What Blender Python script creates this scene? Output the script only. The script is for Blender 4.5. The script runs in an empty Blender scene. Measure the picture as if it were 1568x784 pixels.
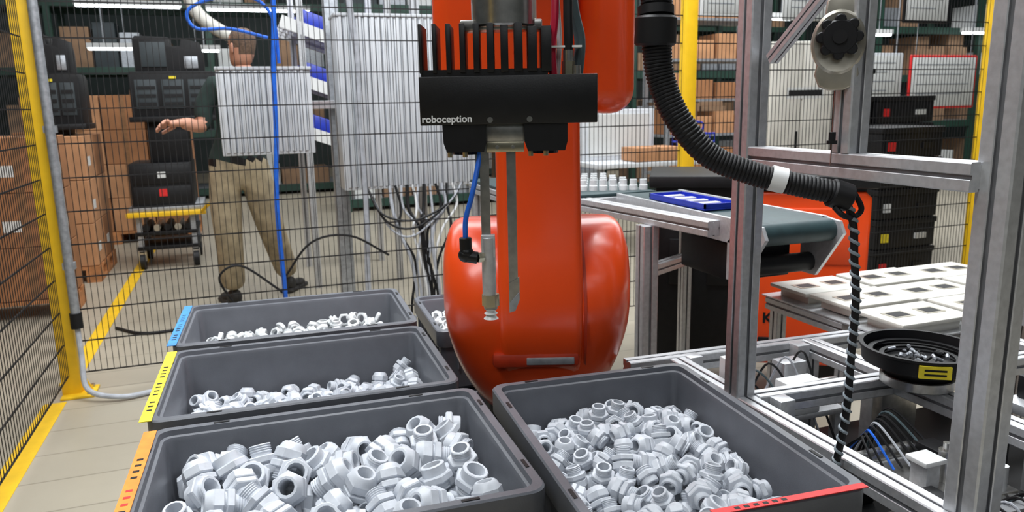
import bpy, bmesh, math, random
import numpy as np
from mathutils import Vector, Matrix, Euler
R=random.Random(7)
PI=math.pi
# ------------------------------------------------------------------ materials
def mat(name,col,rough=.5,metal=0,nscale=30,nvar=.08,bump=0,bscale=200,spec=.5,emit=None,es=0,coat=0,trans=0):
    m=bpy.data.materials.new(name);m.use_nodes=True
    nt=m.node_tree;N=nt.nodes;L=nt.links;b=N['Principled BSDF']
    tc=N.new('ShaderNodeTexCoord');no=N.new('ShaderNodeTexNoise');no.inputs['Scale'].default_value=nscale;no.inputs['Detail'].default_value=4
    L.new(tc.outputs['Object'],no.inputs['Vector'])
    cr=N.new('ShaderNodeValToRGB')
    cr.color_ramp.elements[0].color=(*[max(0,c*(1-nvar*2)) for c in col],1)
    cr.color_ramp.elements[1].color=(*[min(1,c*(1+nvar*2)) for c in col],1)
    cr.color_ramp.elements[0].position=.3;cr.color_ramp.elements[1].position=.7
    L.new(no.outputs['Fac'],cr.inputs['Fac']);L.new(cr.outputs['Color'],b.inputs['Base Color'])
    b.inputs['Roughness'].default_value=rough;b.inputs['Metallic'].default_value=metal
    b.inputs['Specular IOR Level'].default_value=spec
    if coat: b.inputs['Coat Weight'].default_value=coat;b.inputs['Coat Roughness'].default_value=.15
    if trans: b.inputs['Transmission Weight'].default_value=trans
    if bump:
        n2=N.new('ShaderNodeTexNoise');n2.inputs['Scale'].default_value=bscale;L.new(tc.outputs['Object'],n2.inputs['Vector'])
        bp=N.new('ShaderNodeBump');bp.inputs['Strength'].default_value=bump;bp.inputs['Distance'].default_value=.001
        L.new(n2.outputs['Fac'],bp.inputs['Height']);L.new(bp.outputs['Normal'],b.inputs['Normal'])
    if emit: b.inputs['Emission Color'].default_value=(*emit,1);b.inputs['Emission Strength'].default_value=es
    return m
M={}
M['orange']=mat('orange_paint',(.90,.078,.009),.30,0,6,.02,.05,150,coat=.3)
M['orange_d']=mat('orange_painted_shade',(.42,.03,.006),.5)  # darkened copy of the orange, paints shade of recess and seams
M['black']=mat('black_anodised',(.006,.006,.007),.38,0,40,.1,.1,400)
M['blackp']=mat('black_plastic',(.008,.008,.009),.5,0,40,.1,spec=.3)
M['rubber']=mat('black_rubber',(.007,.007,.008),.5,spec=.35)
M['bin']=mat('bin_grey_plastic',(.120,.127,.145),.38,0,20,.04,.15,500)
M['gland']=mat('gland_polyamide',(.60,.63,.68),.42,0,60,.04,.08,300)
M['gland_w']=mat('gland_white',(.68,.70,.71),.45)
M['alu']=mat('aluminium_profile',(.60,.61,.63),.38,.55,80,.05,.05,300)
M['alud']=mat('aluminium_slot_shade',(.25,.255,.27),.5,.5)  # darker copy of the aluminium, slot shade put into the colour
M['steel']=mat('brushed_steel',(.55,.54,.52),.28,.95,60,.08)
M['galv']=mat('galvanised',(.38,.40,.43),.45,.6,50,.1)
M['yellow']=mat('safety_yellow',(.85,.52,.015),.45,0,12,.04)
M['wire']=mat('fence_wire_black',(.008,.008,.009),.5)
M['cab']=mat('cabinet_light_grey',(.60,.62,.65),.5,0,8,.03)
M['cabd']=mat('cabinet_groove',(.22,.24,.27),.6)
M['carton']=mat('cardboard',(.33,.145,.06),.85,0,5,.1,.2,90)
M['cartonl']=mat('cardboard_light',(.46,.23,.11),.85,0,5,.1,.2,90)
M['cartond']=mat('cardboard_shelf_dimmed',(.28,.17,.10),.85,0,5,.1,.2,90)  # cardboard made dimmer and greyer, background dimness put into the colour
M['darkbox']=mat('shelf_dark_crate',(.03,.04,.045),.6,0,5,.1)
M['tape']=mat('packing_tape',(.26,.13,.06),.35)
M['wood']=mat('pallet_wood',(.45,.19,.07),.8,0,15,.15)
M['blue']=mat('blue_tube',(.02,.14,.68),.35)
M['bluet']=mat('blue_tray',(.015,.04,.45),.4)
M['red']=mat('red_label',(.65,.02,.02),.5)
M['orl']=mat('orange_label',(.85,.26,.03),.6)
M['yel']=mat('yellow_label',(.85,.68,.03),.6)
M['bll']=mat('blue_label',(.05,.25,.62),.6)
M['white']=mat('white_plastic',(.78,.79,.79),.5,0,10,.02)
M['paper']=mat('paper',(.62,.63,.62),.8,0,10,.02)
M['cream']=mat('cream_plate',(.66,.64,.58),.5,0,10,.03)
M['greyc']=mat('grey_cable',(.42,.44,.48),.5)
M['wrap']=mat('spiral_wrap',(.22,.26,.29),.4)
M['brass']=mat('nickel_brass',(.62,.57,.42),.25,.95)
M['zinc']=mat('zinc_plate',(.50,.47,.40),.33,.75,20,.1)
M['belt']=mat('conveyor_belt',(.025,.05,.055),.5)
M['dkgreen']=mat('rack_green',(.015,.05,.035),.5)
M['skin']=mat('skin',(.55,.27,.18),.5,0,20,.05)
M['shirt']=mat('shirt_green',(.012,.026,.022),.85,0,20,.15)
M['khaki']=mat('khaki_trousers',(.33,.27,.175),.9,0,14,.15,.3,60)
M['hair']=mat('hair_grey',(.12,.075,.05),.8,0,90,.2,.4,200)
M['shoe']=mat('shoe',(.02,.018,.016),.6)
M['suction']=mat('suction_cup_silicone',(.75,.76,.74),.3)
M['glass']=mat('lens_glass',(.01,.01,.02),.05)
M['lamp']=mat('lamp_tube',(.9,.95,1),.5,emit=(.9,.96,1),es=10)
M['pinkred']=mat('red_hose',(.45,.01,.04),.35)
M['teal']=mat('grey_hose',(.06,.09,.10),.5)
# ------------------------------------------------------------------ builder
def frame(d,up=None):
    d=Vector(d).normalized()
    if up is None: up=Vector((0,0,1)) if abs(d.z)<.95 else Vector((0,1,0))
    u=up.cross(d).normalized();v=d.cross(u)
    return u,v,d
class B:
    def __init__(s,name,Mx=None):
        s.name=name;s.V=[];s.F=[];s.MI=[];s.mats=[];s.M=Mx or Matrix.Identity(4)
    def mi(s,k):
        if k not in s.mats: s.mats.append(k)
        return s.mats.index(k)
    def add(s,vs,fs,m,T=None):
        T=s.M@T if T is not None else s.M
        o=len(s.V);s.V+= [tuple(T@Vector(v)) for v in vs]
        s.F+=[tuple(i+o for i in f) for f in fs]
        if callable(m): s.MI+=[s.mi(m(f)) for f in fs]
        else: s.MI+=[s.mi(m)]*len(fs)
    def bm(s,b,m,T=None):
        b.verts.index_update();s.add([v.co.copy() for v in b.verts],[[v.index for v in f.verts] for f in b.faces],m,T);b.free()
    def box(s,x0,x1,y0,y1,z0,z1,m,bev=0,seg=2,T=None):
        b=bmesh.new();bmesh.ops.create_cube(b,size=1)
        for v in b.verts: v.co=Vector(((x0+x1)/2+v.co.x*(x1-x0),(y0+y1)/2+v.co.y*(y1-y0),(z0+z1)/2+v.co.z*(z1-z0)))
        if bev: bmesh.ops.bevel(b,geom=b.edges[:],offset=min(bev,abs(x1-x0)*.49,abs(y1-y0)*.49,abs(z1-z0)*.49),segments=seg,affect='EDGES',profile=.5)
        s.bm(b,m,T)
    def cbox(s,c,sz,m,rot=(0,0,0),bev=0,seg=2):
        T=Matrix.Translation(Vector(c))@Euler(rot).to_matrix().to_4x4()
        s.box(-sz[0]/2,sz[0]/2,-sz[1]/2,sz[1]/2,-sz[2]/2,sz[2]/2,m,bev,seg,T)
    def loft(s,rings,m,closed_end=True,loop=False):
        n=len(rings[0]);vs=[p for r in rings for p in r];fs=[]
        K=len(rings)
        for k in range(K if loop else K-1):
            a=k*n;b=((k+1)%K)*n
            for i in range(n):
                j=(i+1)%n;fs.append((a+i,a+j,b+j,b+i))
        if closed_end and not loop: fs.append(tuple(range(n))[::-1]);fs.append(tuple((K-1)*n+i for i in range(n)))
        s.add(vs,fs,m)
    def lathe(s,prof,o,d,m,n=32,sx=1,sy=1,cap=True):
        u,v,w=frame(d);o=Vector(o);rings=[]
        for (r,h) in prof:
            rings.append([o+w*h+u*(math.cos(2*PI*i/n)*r*sx)+v*(math.sin(2*PI*i/n)*r*sy) for i in range(n)])
        s.loft(rings,m,cap)
    def cyl(s,p0,p1,r,m,n=20,r2=None,bev=0):
        p0=Vector(p0);p1=Vector(p1);L=(p1-p0).length;r2=r if r2 is None else r2
        pr=[(r,0),(r2,L)] if not bev else [(r-bev,0),(r,bev),(r2,L-bev),(r2-bev,L)]
        s.lathe(pr,p0,p1-p0,m,n)
    def sph(s,c,r,m,sc=(1,1,1),n=20):
        pr=[(max(1e-4,math.sin(PI*i/12)),-math.cos(PI*i/12)) for i in range(13)]
        T=Matrix.Translation(Vector(c))@Matrix.Diagonal((r*sc[0],r*sc[1],r*sc[2],1))
        vs=[];fs=[]
        for (a,h) in pr: vs+=[(a*math.cos(2*PI*i/n),a*math.sin(2*PI*i/n),h) for i in range(n)]
        for k in range(12):
            for i in range(n): fs.append((k*n+i,k*n+(i+1)%n,(k+1)*n+(i+1)%n,(k+1)*n+i))
        s.add(vs,fs,m,T)
    def tube(s,pts,r,m,n=10,res=6,rf=None,smooth=True):
        P=[Vector(p) for p in pts]
        if smooth and len(P)>2:
            Q=[]
            E=[P[0]*2-P[1]]+P+[P[-1]*2-P[-2]]
            for i in range(1,len(E)-2):
                a,b,c,d=E[i-1:i+3]
                for k in range(res):
                    t=k/res
                    Q.append(.5*((2*b)+(c-a)*t+(2*a-5*b+4*c-d)*t*t+(3*b-a-3*c+d)*t**3))
            Q.append(P[-1]);P=Q
        u=None;rings=[]
        for i,p in enumerate(P):
            d=(P[min(i+1,len(P)-1)]-P[max(i-1,0)])
            if d.length<1e-9:d=Vector((0,0,1))
            d.normalize()
            if u is None: u=frame(d)[0]
            else: u=(u-d*u.dot(d)).normalized()
            v=d.cross(u);rr=rf(i,len(P)) if rf else r
            rings.append([p+u*(math.cos(2*PI*k/n)*rr)+v*(math.sin(2*PI*k/n)*rr) for k in range(n)])
        s.loft(rings,m)
        return P
    def prof(s,p0,p1,w,m='alu',h=None,up=None):
        p0=Vector(p0);p1=Vector(p1);u,v,d=frame(p1-p0,up);h=h or w;q=[]
        side=[(1,-.9),(1,-.2),(.95,-.15),(.8,-.15),(.8,.15),(.95,.15),(1,.2),(1,.9)]
        for k in range(4):
            c,sn=[(1,0),(0,1),(-1,0),(0,-1)][k]
            q+=[(a*c-b*sn,a*sn+b*c) for a,b in side]
        rings=[[p+u*(a*w/2)+v*(b*h/2) for a,b in q] for p in (p0,p1)]
        n=len(q);vs=rings[0]+rings[1];fs=[(i,(i+1)%n,n+(i+1)%n,n+i) for i in range(n)]+[tuple(range(n))[::-1],tuple(range(n,2*n))]
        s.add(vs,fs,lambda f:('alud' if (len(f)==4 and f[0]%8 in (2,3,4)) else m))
    def prism(s,poly,axis,a0,a1,m,bev=0):
        b=bmesh.new()
        def mk(p,a):
            if axis=='x': return (a,p[0],p[1])
            if axis=='y': return (p[0],a,p[1])
            return (p[0],p[1],a)
        A=[b.verts.new(mk(p,a0)) for p in poly];C=[b.verts.new(mk(p,a1)) for p in poly];n=len(poly)
        b.faces.new(A[::-1]);b.faces.new(C)
        for i in range(n): b.faces.new((A[i],A[(i+1)%n],C[(i+1)%n],C[i]))
        bmesh.ops.recalc_face_normals(b,faces=b.faces[:])
        if bev:
            ed=[e for e in b.edges if len(e.link_faces)==2 and any(len(f.verts)==n for f in e.link_faces)]
            bmesh.ops.bevel(b,geom=ed,offset=bev,segments=3,affect='EDGES',profile=.5)
        s.bm(b,m)
    def done(s,parent=None,ang=35):
        me=bpy.data.meshes.new(s.name);me.from_pydata(s.V,[],s.F)
        for k in s.mats: me.materials.append(M[k])
        me.polygons.foreach_set('material_index',s.MI);me.update()
        b=bmesh.new();b.from_mesh(me);bmesh.ops.recalc_face_normals(b,faces=b.faces[:]);b.to_mesh(me);b.free()
        me.polygons.foreach_set('use_smooth',[True]*len(me.polygons))
        me.set_sharp_from_angle(angle=math.radians(ang))
        co=np.array(s.V);lo=co.min(0);hi=co.max(0);c=Vector(((lo[0]+hi[0])/2,(lo[1]+hi[1])/2,lo[2]))
        me.transform(Matrix.Translation(-c))
        o=bpy.data.objects.new(s.name,me);o.location=c;bpy.context.collection.objects.link(o)
        if parent: o.parent=parent;o.location=c-parent.location
        return o
def text(name,body,size,T,m,parent,off=.012):
    cu=bpy.data.curves.new(name,'FONT');cu.body=body;cu.size=size;cu.extrude=.0004;cu.offset=size*off
    cu.materials.append(M[m]);o=bpy.data.objects.new(name,cu);bpy.context.collection.objects.link(o)
    o.parent=parent;o.matrix_parent_inverse=Matrix.Identity(4)
    o.matrix_local=Matrix.Translation(-parent.location)@T
    return o
YAW=math.radians(19.5)
RL=Matrix.Rotation(-YAW,4,'Z')      # robot-local axes: x right, y away, z up
def W(r,f,z): return RL@Vector((r,f,z))
# ------------------------------------------------------------------ hall
def hall():
    X0,X1,Y0,Y1,Z1=-7,19,-5,17,5.6
    fm=bpy.data.materials.new('floor_resin_tiles');fm.use_nodes=True;nt=fm.node_tree;N=nt.nodes;L=nt.links;b=N['Principled BSDF']
    tc=N.new('ShaderNodeTexCoord');br=N.new('ShaderNodeTexBrick');br.offset=.5
    br.inputs['Scale'].default_value=1;br.inputs['Brick Width'].default_value=3.0;br.inputs['Row Height'].default_value=.24
    br.inputs['Mortar Size'].default_value=.0035;br.inputs['Color1'].default_value=(.47,.42,.33,1);br.inputs['Color2'].default_value=(.44,.395,.31,1);br.inputs['Mortar'].default_value=(.28,.25,.19,1)
    L.new(tc.outputs['Object'],br.inputs['Vector'])
    no=N.new('ShaderNodeTexNoise');no.inputs['Scale'].default_value=2.5;no.inputs['Detail'].default_value=6;L.new(tc.outputs['Object'],no.inputs['Vector'])
    mx=N.new('ShaderNodeMix');mx.data_type='RGBA';mx.blend_type='MULTIPLY';mx.inputs[0].default_value=.3
    L.new(br.outputs['Color'],mx.inputs[6]);L.new(no.outputs['Fac'],mx.inputs[7]);L.new(mx.outputs[2],b.inputs['Base Color']);b.inputs['Roughness'].default_value=.38
    M['floor']=fm
    M['wall']=mat('wall_dark_panel',(.04,.055,.055),.8,0,1,.1);M['ceil']=mat('ceiling_panel',(.07,.08,.085),.8,0,1,.1)
    for nm,a,m in (('floor',(X0,X1,Y0,Y1,-.1,0),'floor'),('ceiling',(X0,X1,Y0,Y1,Z1,Z1+.1),'ceil'),('wall_back',(X0,X1,Y1,Y1+.1,0,Z1),'wall'),
        ('wall_front',(X0,X1,Y0-.1,Y0,0,Z1),'wall'),('wall_left',(X0-.1,X0,Y0,Y1,0,Z1),'wall'),('wall_right',(X1,X1+.1,Y0,Y1,0,Z1),'wall')):
        q=B(nm);q.box(*a,m);q.done()
    q=B('floor_marking_line')
    q.box(-.93,-.84,-1,3.7,0,.003,'yellow');q.box(-.92,-.84,3.95,9,0,.003,'yellow');q.done()
hall()
# ------------------------------------------------------------------ safety fence
def fence():
    q=B('safety_fence')
    for (x,y) in ((-.83,3.8),(2.43,3.8),(4.76,3.8),(-.83,.6)):
        q.box(x-.04,x+.04,y-.03,y+.03,0,2.3,'yellow',.006)
        q.box(x-.04,x+.1,y-.08,y+.07,0,.012,'yellow',.003)
        q.prism([(x+.035,.012),(x+.085,.012),(x+.035,.13)],'y',y-.004,y+.004,'yellow')
        for dx,dy in ((.075,-.055),(.075,.045)): q.cyl((x+dx,y+dy,.012),(x+dx,y+dy,.026),.009,'steel',6)
    def panel(p0,p1,z0=.1,z1=2.2,pitch=.026):
        p0=Vector(p0);p1=Vector(p1);L=(p1-p0).length;d=(p1-p0)/L;nn=Vector((-d.y,d.x,0))
        vs=[];fs=[]
        def bar(a,b,u,v,r):
            o=len(vs)
            for e in (a,b): vs.extend([e+u*r+v*r,e-u*r+v*r,e-u*r-v*r,e+u*r-v*r])
            for i in range(4): fs.append((o+i,o+(i+1)%4,o+4+(i+1)%4,o+4+i))
        n=int(L/pitch)
        for i in range(n+1):
            p=p0+d*(L*i/n);bar(p+Vector((0,0,z0)),p+Vector((0,0,z1)),d,nn,.0013)
        z=z0
        while z<=z1+.001:
            bar(p0+Vector((0,0,z))+nn*.004,p1+Vector((0,0,z))+nn*.004,Vector((0,0,1)),nn,.0028);z+=.15
        q.add(vs,fs,'wire')
    panel((-.78,3.8,0),(2.39,3.8,0));panel((2.47,3.8,0),(4.72,3.8,0));panel((4.8,3.8,0),(7.2,3.8,0));panel((-.83,.65,0),(-.83,3.76,0),pitch=.03)
    q.done()
    q=B('conduit_tube');q.cyl((-.765,3.74,.36),(-.765,3.74,2.4),.02,'galv',14);q.cyl((-.765,3.74,.33),(-.765,3.74,.40),.026,'blackp',14)
    q.tube([(-.765,3.74,.34),(-.76,3.72,.2),(-.74,3.66,.06),(-.6,3.62,.02),(-.45,3.66,.015),(-.2,3.68,.015),(.2,3.6,.015)],.012,'greyc')
    for z in (.6,1.2,1.8):q.box(-.79,-.74,3.735,3.765,z,z+.03,'galv')
    q.done()
    q=B('floor_cable');q.tube([(-.8,4.9,.01),(-.6,4.7,.01),(-.2,4.75,.01),(.0,4.5,.01),(.35,4.6,.01)],.009,'rubber')
    q.tube([(-.42,3.0,.01),(-.38,3.1,.01),(-.3,3.0,.01),(-.2,2.9,.01),(0,2.9,.01)],.008,'rubber');q.done()
fence()
# ------------------------------------------------------------------ bins
def rr(w,d,r,n=5):
    pts=[]
    for cx,cy,a in ((w/2-r,d/2-r,0),(-w/2+r,d/2-r,90),(-w/2+r,-d/2+r,180),(w/2-r,-d/2+r,270)):
        for i in range(n+1):
            t=math.radians(a+90*i/n);pts.append((cx+r*math.cos(t),cy+r*math.sin(t)))
    return pts
def klt(name,cx,cy,rot,w,d,z0,h,label=None):
    T=Matrix.Translation((cx,cy,z0))@Matrix.Rotation(math.radians(rot),4,'Z')
    q=B(name,T)
    def ring(i,z,r=.03): return [(x,y,z) for x,y in rr(w-2*i,d-2*i,max(.006,r-i*.5))]
    prof=[(.03,0),(.02,.012),(.012,h-.058),(.003,h-.055),(0,h-.05),(0,h-.003),(.003,h),(.017,h),(.019,h-.010),(.024,h-.012),(.027,h-.02),(.038,.022),(.045,.016)]
    q.loft([ring(i,z) for i,z in prof],'bin')
    for sgn in (-1,1):
        k=int(w/.06)
        for i in range(1,k):
            x=-w/2+w*i/k;q.box(x-.002,x+.002,sgn*(d/2-.014)-.009,sgn*(d/2-.014)+.009,h-.13,h-.055,'bin')
        k=int(d/.06)
        for i in range(1,k):
            y=-d/2+d*i/k;q.box(sgn*(w/2-.014)-.009,sgn*(w/2-.014)+.009,y-.002,y+.002,h-.13,h-.055,'bin')
    for sx in (-.3,.3):
        for sgn in (-1,1):
            q.box(sx*w-.014,sx*w+.014,sgn*(d/2-.010)-.003,sgn*(d/2-.010)+.003,h-.004,h+.0012,'blackp')
            q.box(sgn*(w/2-.010)-.003,sgn*(w/2-.010)+.003,sx*d-.014,sx*d+.014,h-.004,h+.0012,'blackp')
    if label:
        side,m,rng=label
        if side=='L':
            q.box(-w/2-.010,-w/2+.012,-d/2+rng[0]*d,-d/2+rng[1]*d,h+.0014,h+.0028,m)
            for k in range(14):
                y=-d/2+rng[0]*d+(rng[1]-rng[0])*d*(.12+.05*k)
                if k%5!=3:q.box(-w/2-.004,-w/2+.006,y,y+.007,h+.0028,h+.0032,'red' if (m=='orl' and 4<k<9) else 'blackp')
        else:
            q.box(-w/2+rng[0]*w,-w/2+rng[1]*w,-d/2-.001,-d/2+.013,h+.0014,h+.0028,m)
            for k in range(6): q.box(w*(-.02+.035*k),w*(-.02+.035*k)+.008,-d/2+.003,-d/2+.009,h+.0028,h+.0032,'blackp')
    return q.done()
BINS=[ # cx,cy,rot,w,d,label
 (.10,1.222,-1.8,.62,.46,('L','orl',(0,.97))),
 (.10,1.716,-2.0,.62,.455,('L','yel',(.0,.97))),
 (.115,2.19,-2.5,.63,.42,('L','bll',(.0,.97))),
 (.655,1.12,-4,.45,.60,('F','red',(.40,.98))),
 (.82,2.38,-3,.58,.46,None)]
for i,(cx,cy,rt,w,d,lb) in enumerate(BINS):
    zo=-.10 if i==4 else 0
    klt('storage_bin',cx,cy,rt,w,d,.495+zo,.205,lb)
    klt('storage_bin',cx,cy,rt,w,d,.292+zo,.200,None)
# ------------------------------------------------------------------ cable glands
def gland_mesh(kind):
    n=12
    if kind=='full':
        P=[('c',.50,-1.25),('c',.64,-1.25),('c',.70,-1.19),('c',.63,-1.12),('c',.70,-1.05),('c',.63,-.98),('c',.70,-.91),('c',.63,-.84),('c',.70,-.77),('c',.64,-.70),('c',.64,-.52),
           ('h',.93,-.52),('h',1.0,-.46),('h',1.0,-.14),('h',.93,-.08),('c',.76,-.08),('c',.76,.06),
           ('h',.92,.06),('h',.97,.12),('h',.97,.62),('c',.88,.74),('c',.78,.98),('c',.64,1.12),('c',.50,1.12),('c',.44,.95),('c',.47,.3),('c',.47,-.9)]
    elif kind=='short':
        P=[('c',.56,-.8),('c',.72,-.8),('c',.78,-.73),('c',.70,-.64),('c',.78,-.55),('c',.70,-.46),('c',.72,-.3),
           ('h',.95,-.3),('h',1.02,-.22),('h',1.02,.12),('h',.95,.2),('c',.80,.2),('c',.80,.75),('c',.74,.8),('c',.58,.8),('c',.54,.6),('c',.54,-.6)]
    else:
        P=[('c',.66,-.35),('c',.85,-.35),('h',1.0,-.28),('h',1.02,.2),('c',.88,.35),('c',.70,.35),('c',.64,.2),('c',.64,-.25)]
    V=[]
    for k,r,z in P:
        for i in range(n):
            a=2*PI*i/n;rad=r*1.06 if (k=='h' and i%2==0) else (r*1.06*.872 if k=='h' else r)
            V.append((rad*math.cos(a),rad*math.sin(a),z))
    K=len(P);F=[(k*n+i,k*n+(i+1)%n,((k+1)%K)*n+(i+1)%n,((k+1)%K)*n+i) for k in range(K) for i in range(n)]
    return np.array(V),np.array(F)
def rotm(rs):
    q=rs.normal(size=4);q/=np.linalg.norm(q);w,x,y,z=q
    return np.array([[1-2*(y*y+z*z),2*(x*y-z*w),2*(x*z+y*w)],[2*(x*y+z*w),1-2*(x*x+z*z),2*(y*z-x*w)],[2*(x*z-y*w),2*(y*z+x*w),1-2*(x*x+y*y)]])
def pile(b,rad,kinds,hf,seed,m='gland',layers=3,dm=1.75,zb=.512):
    cx,cy,rt,w,d,_=b;rs=np.random.RandomState(seed)
    pts=[];ins=.038+rad*.95
    for L in range(layers):
        for _ in range(6000):
            x=rs.uniform(-w/2+ins,w/2-ins);y=rs.uniform(-d/2+ins,d/2-ins)
            z=hf(x/w+.5,y/d+.5)-L*rad*1.5-rs.uniform(0,rad*.7)
            if z<zb+.008+rad*.6: continue
            p=np.array((x,y,z))
            if pts:
                A=np.array(pts)
                if ((A-p)**2).sum(1).min()<(dm*rad)**2: continue
            pts.append(p)
    Vs=[];Fs=[];o=0
    G=[gland_mesh(k) for k in kinds]
    for p in pts:
        gv,gf=G[rs.randint(len(G))]
        v=gv*rad*rs.uniform(.93,1.05)@rotm(rs).T
        lim=(w/2-.038,d/2-.038)
        for k in (0,1):
            hi=(v[:,k]+p[k]).max();lo=(v[:,k]+p[k]).min()
            if hi>lim[k]: p[k]-=hi-lim[k]
            if lo<-lim[k]: p[k]+=-lim[k]-lo
        v=v+p
        Vs.append(v);Fs.append(gf+o);o+=len(v)
    V=np.concatenate(Vs);F=np.concatenate(Fs)
    a=math.radians(rt);c,s=math.cos(a),math.sin(a)
    V[:,2]=np.maximum(V[:,2],zb)
    X=V[:,0]*c-V[:,1]*s+cx;Y=V[:,0]*s+V[:,1]*c+cy
    me=bpy.data.meshes.new('cable_gland_pile');me.from_pydata(np.stack([X-cx,Y-cy,V[:,2]-zb],1).tolist(),[],F.tolist())
    me.materials.append(M[m]);me.polygons.foreach_set('use_smooth',[True]*len(me.polygons));me.update();me.set_sharp_from_angle(angle=math.radians(32))
    ob=bpy.data.objects.new('cable_gland_pile',me);ob.location=(cx,cy,zb);bpy.context.collection.objects.link(ob)
    return len(pts)
def wob(u,v,k): return .010*math.sin(7*u+k)+.008*math.sin(9*v+2*k)
print('piles',
pile(BINS[0],.0280,['full','full','short'],lambda u,v:.660+wob(u,v,1)-.008*v,3,layers=4),
pile(BINS[1],.0200,['full','full','short'],lambda u,v:.598+wob(u,v,2)-.03*math.exp(-((u-.76)/.07)**2)+.012*math.exp(-((u-.92)/.08)**2),4,layers=4),
pile(BINS[2],.0185,['ring','short','ring'],lambda u,v:.616+wob(u,v,3),5,'gland_w',layers=4),
pile(BINS[3],.0205,['full','full','full','short'],lambda u,v:.618+wob(u,v,4)+.02*math.exp(-((u-.5)**2+(v-.6)**2)*8)+.016*u*(1-v),6,layers=4),
pile(BINS[4],.0185,['ring'],lambda u,v:.556+wob(u,v,5),8,'gland_w',layers=4,zb=.412))
# ------------------------------------------------------------------ bench
def bench(x0,x1,y0,y1,z):
    q=B('bin_bench')
    q.box(x0,x1,y0,y1,z-.02,z,'blackp',.003)
    for a,b in (((x0+.02,y0+.02),(x1-.02,y0+.02)),((x0+.02,y1-.02),(x1-.02,y1-.02)),((x0+.02,y0+.02),(x0+.02,y1-.02)),((x1-.02,y0+.02),(x1-.02,y1-.02))):
        q.prof((*a,z-.042),(*b,z-.042),.04)
    for x in (x0+.02,x1-.02):
        for y in (y0+.02,y1-.02): q.prof((x,y,0),(x,y,z-.06),.04)
    q.done()
bench(-.23,.42,.96,2.44,.291);bench(.43,.90,.80,1.42,.291);bench(.52,1.12,2.16,2.60,.191)
# ------------------------------------------------------------------ robot
def robot():
    q=B('industrial_robot_arm',RL)
    c=(.061,1.95,.765)
    def sup(hw,hd,z,e=2.7,n=96):
        o=[]
        for i in range(n):
            a=2*PI*i/n;ca,sa=math.cos(a),math.sin(a)
            o.append((c[0]+hw*math.copysign(abs(ca)**(2/e),ca),c[1]+hd*math.copysign(abs(sa)**(2/e),sa),z))
        return o
    prof=[(.495,.120),(.503,.142),(.53,.165),(.55,.178),(.57,.189),(.595,.201),(.62,.211),(.65,.220),(.68,.227),(.705,.232),(.73,.236),(.755,.238),(.78,.239),(.805,.239),(.83,.239),(.85,.239),(.87,.2385),(.885,.238),(.90,.237),(.915,.2355),(.93,.233),(.942,.230),(.953,.227),(.962,.224),(.970,.220),(.977,.215),(.982,.210),(.989,.198),(.992,.18)]
    rings=[]
    for z,hw in prof:
        hd=min(hw*.95,.226) if z<.765 else math.sqrt(max(.0009,.228**2-(z-.765)**2))
        t=min(1,max(0,(z-.55)/.3));t=t*t*(3-2*t)
        rings.append(sup(hw,hd,z,2.4+1.6*t))
    q.loft(rings,'orange')
    q.lathe([(.19,0),(.19,.03),(.145,.045),(.135,.20),(.135,.47),(.14,.50)],(c[0],c[1],0),(0,0,1),'blackp',40)
    P=[]
    for i in range(25):
        a=PI+PI*i/24;P.append((1.95+.238*math.cos(a),.765+.238*math.sin(a)))
    P+=[(2.10,.95),(2.02,1.15),(2.0,1.5),(1.80,1.5),(1.79,1.15),(1.775,1.06),(1.755,.98),(1.737,.92),(1.722,.86),(1.715,.81)]
    q.prism(P,'x',-.035,.168,'orange',.022)
    q.cyl((.170,1.95,.765),(.176,1.95,.765),.228,'orange_d',48)  # thin dark ring paints the shade of a groove
    q.box(-.052,.158,1.722,1.80,.655,.692,'orange_d',.010);q.box(.03,.145,1.7185,1.73,.664,.682,'galv',.002)  # dark plate painted to look inset, with the label on it
    q.box(-.172,.160,1.76,2.08,1.285,1.95,'orange',.045,5)
    q.box(.166,.292,1.74,2.10,1.255,1.95,'orange',.055,6)
    q.box(.150,.176,1.80,2.04,1.33,1.90,'orange_d')  # seam filled with the painted shade tone
    q.lathe([(.11,0),(.12,.03),(.10,.2),(.085,.42),(.08,.5)],(0,1.78,1.74),(0,-1,0),'orange',40)
    q.sph((-.0,1.25,1.74),.085,'orange',n=28)
    q.cyl((-.005,1.25,1.70),(-.005,1.25,1.53),.06,'orange',32,.05,.008)
    q.cyl((-.005,1.25,1.53),(-.005,1.25,1.462),.045,'steel',32)
    o=q.done()
robot()
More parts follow.
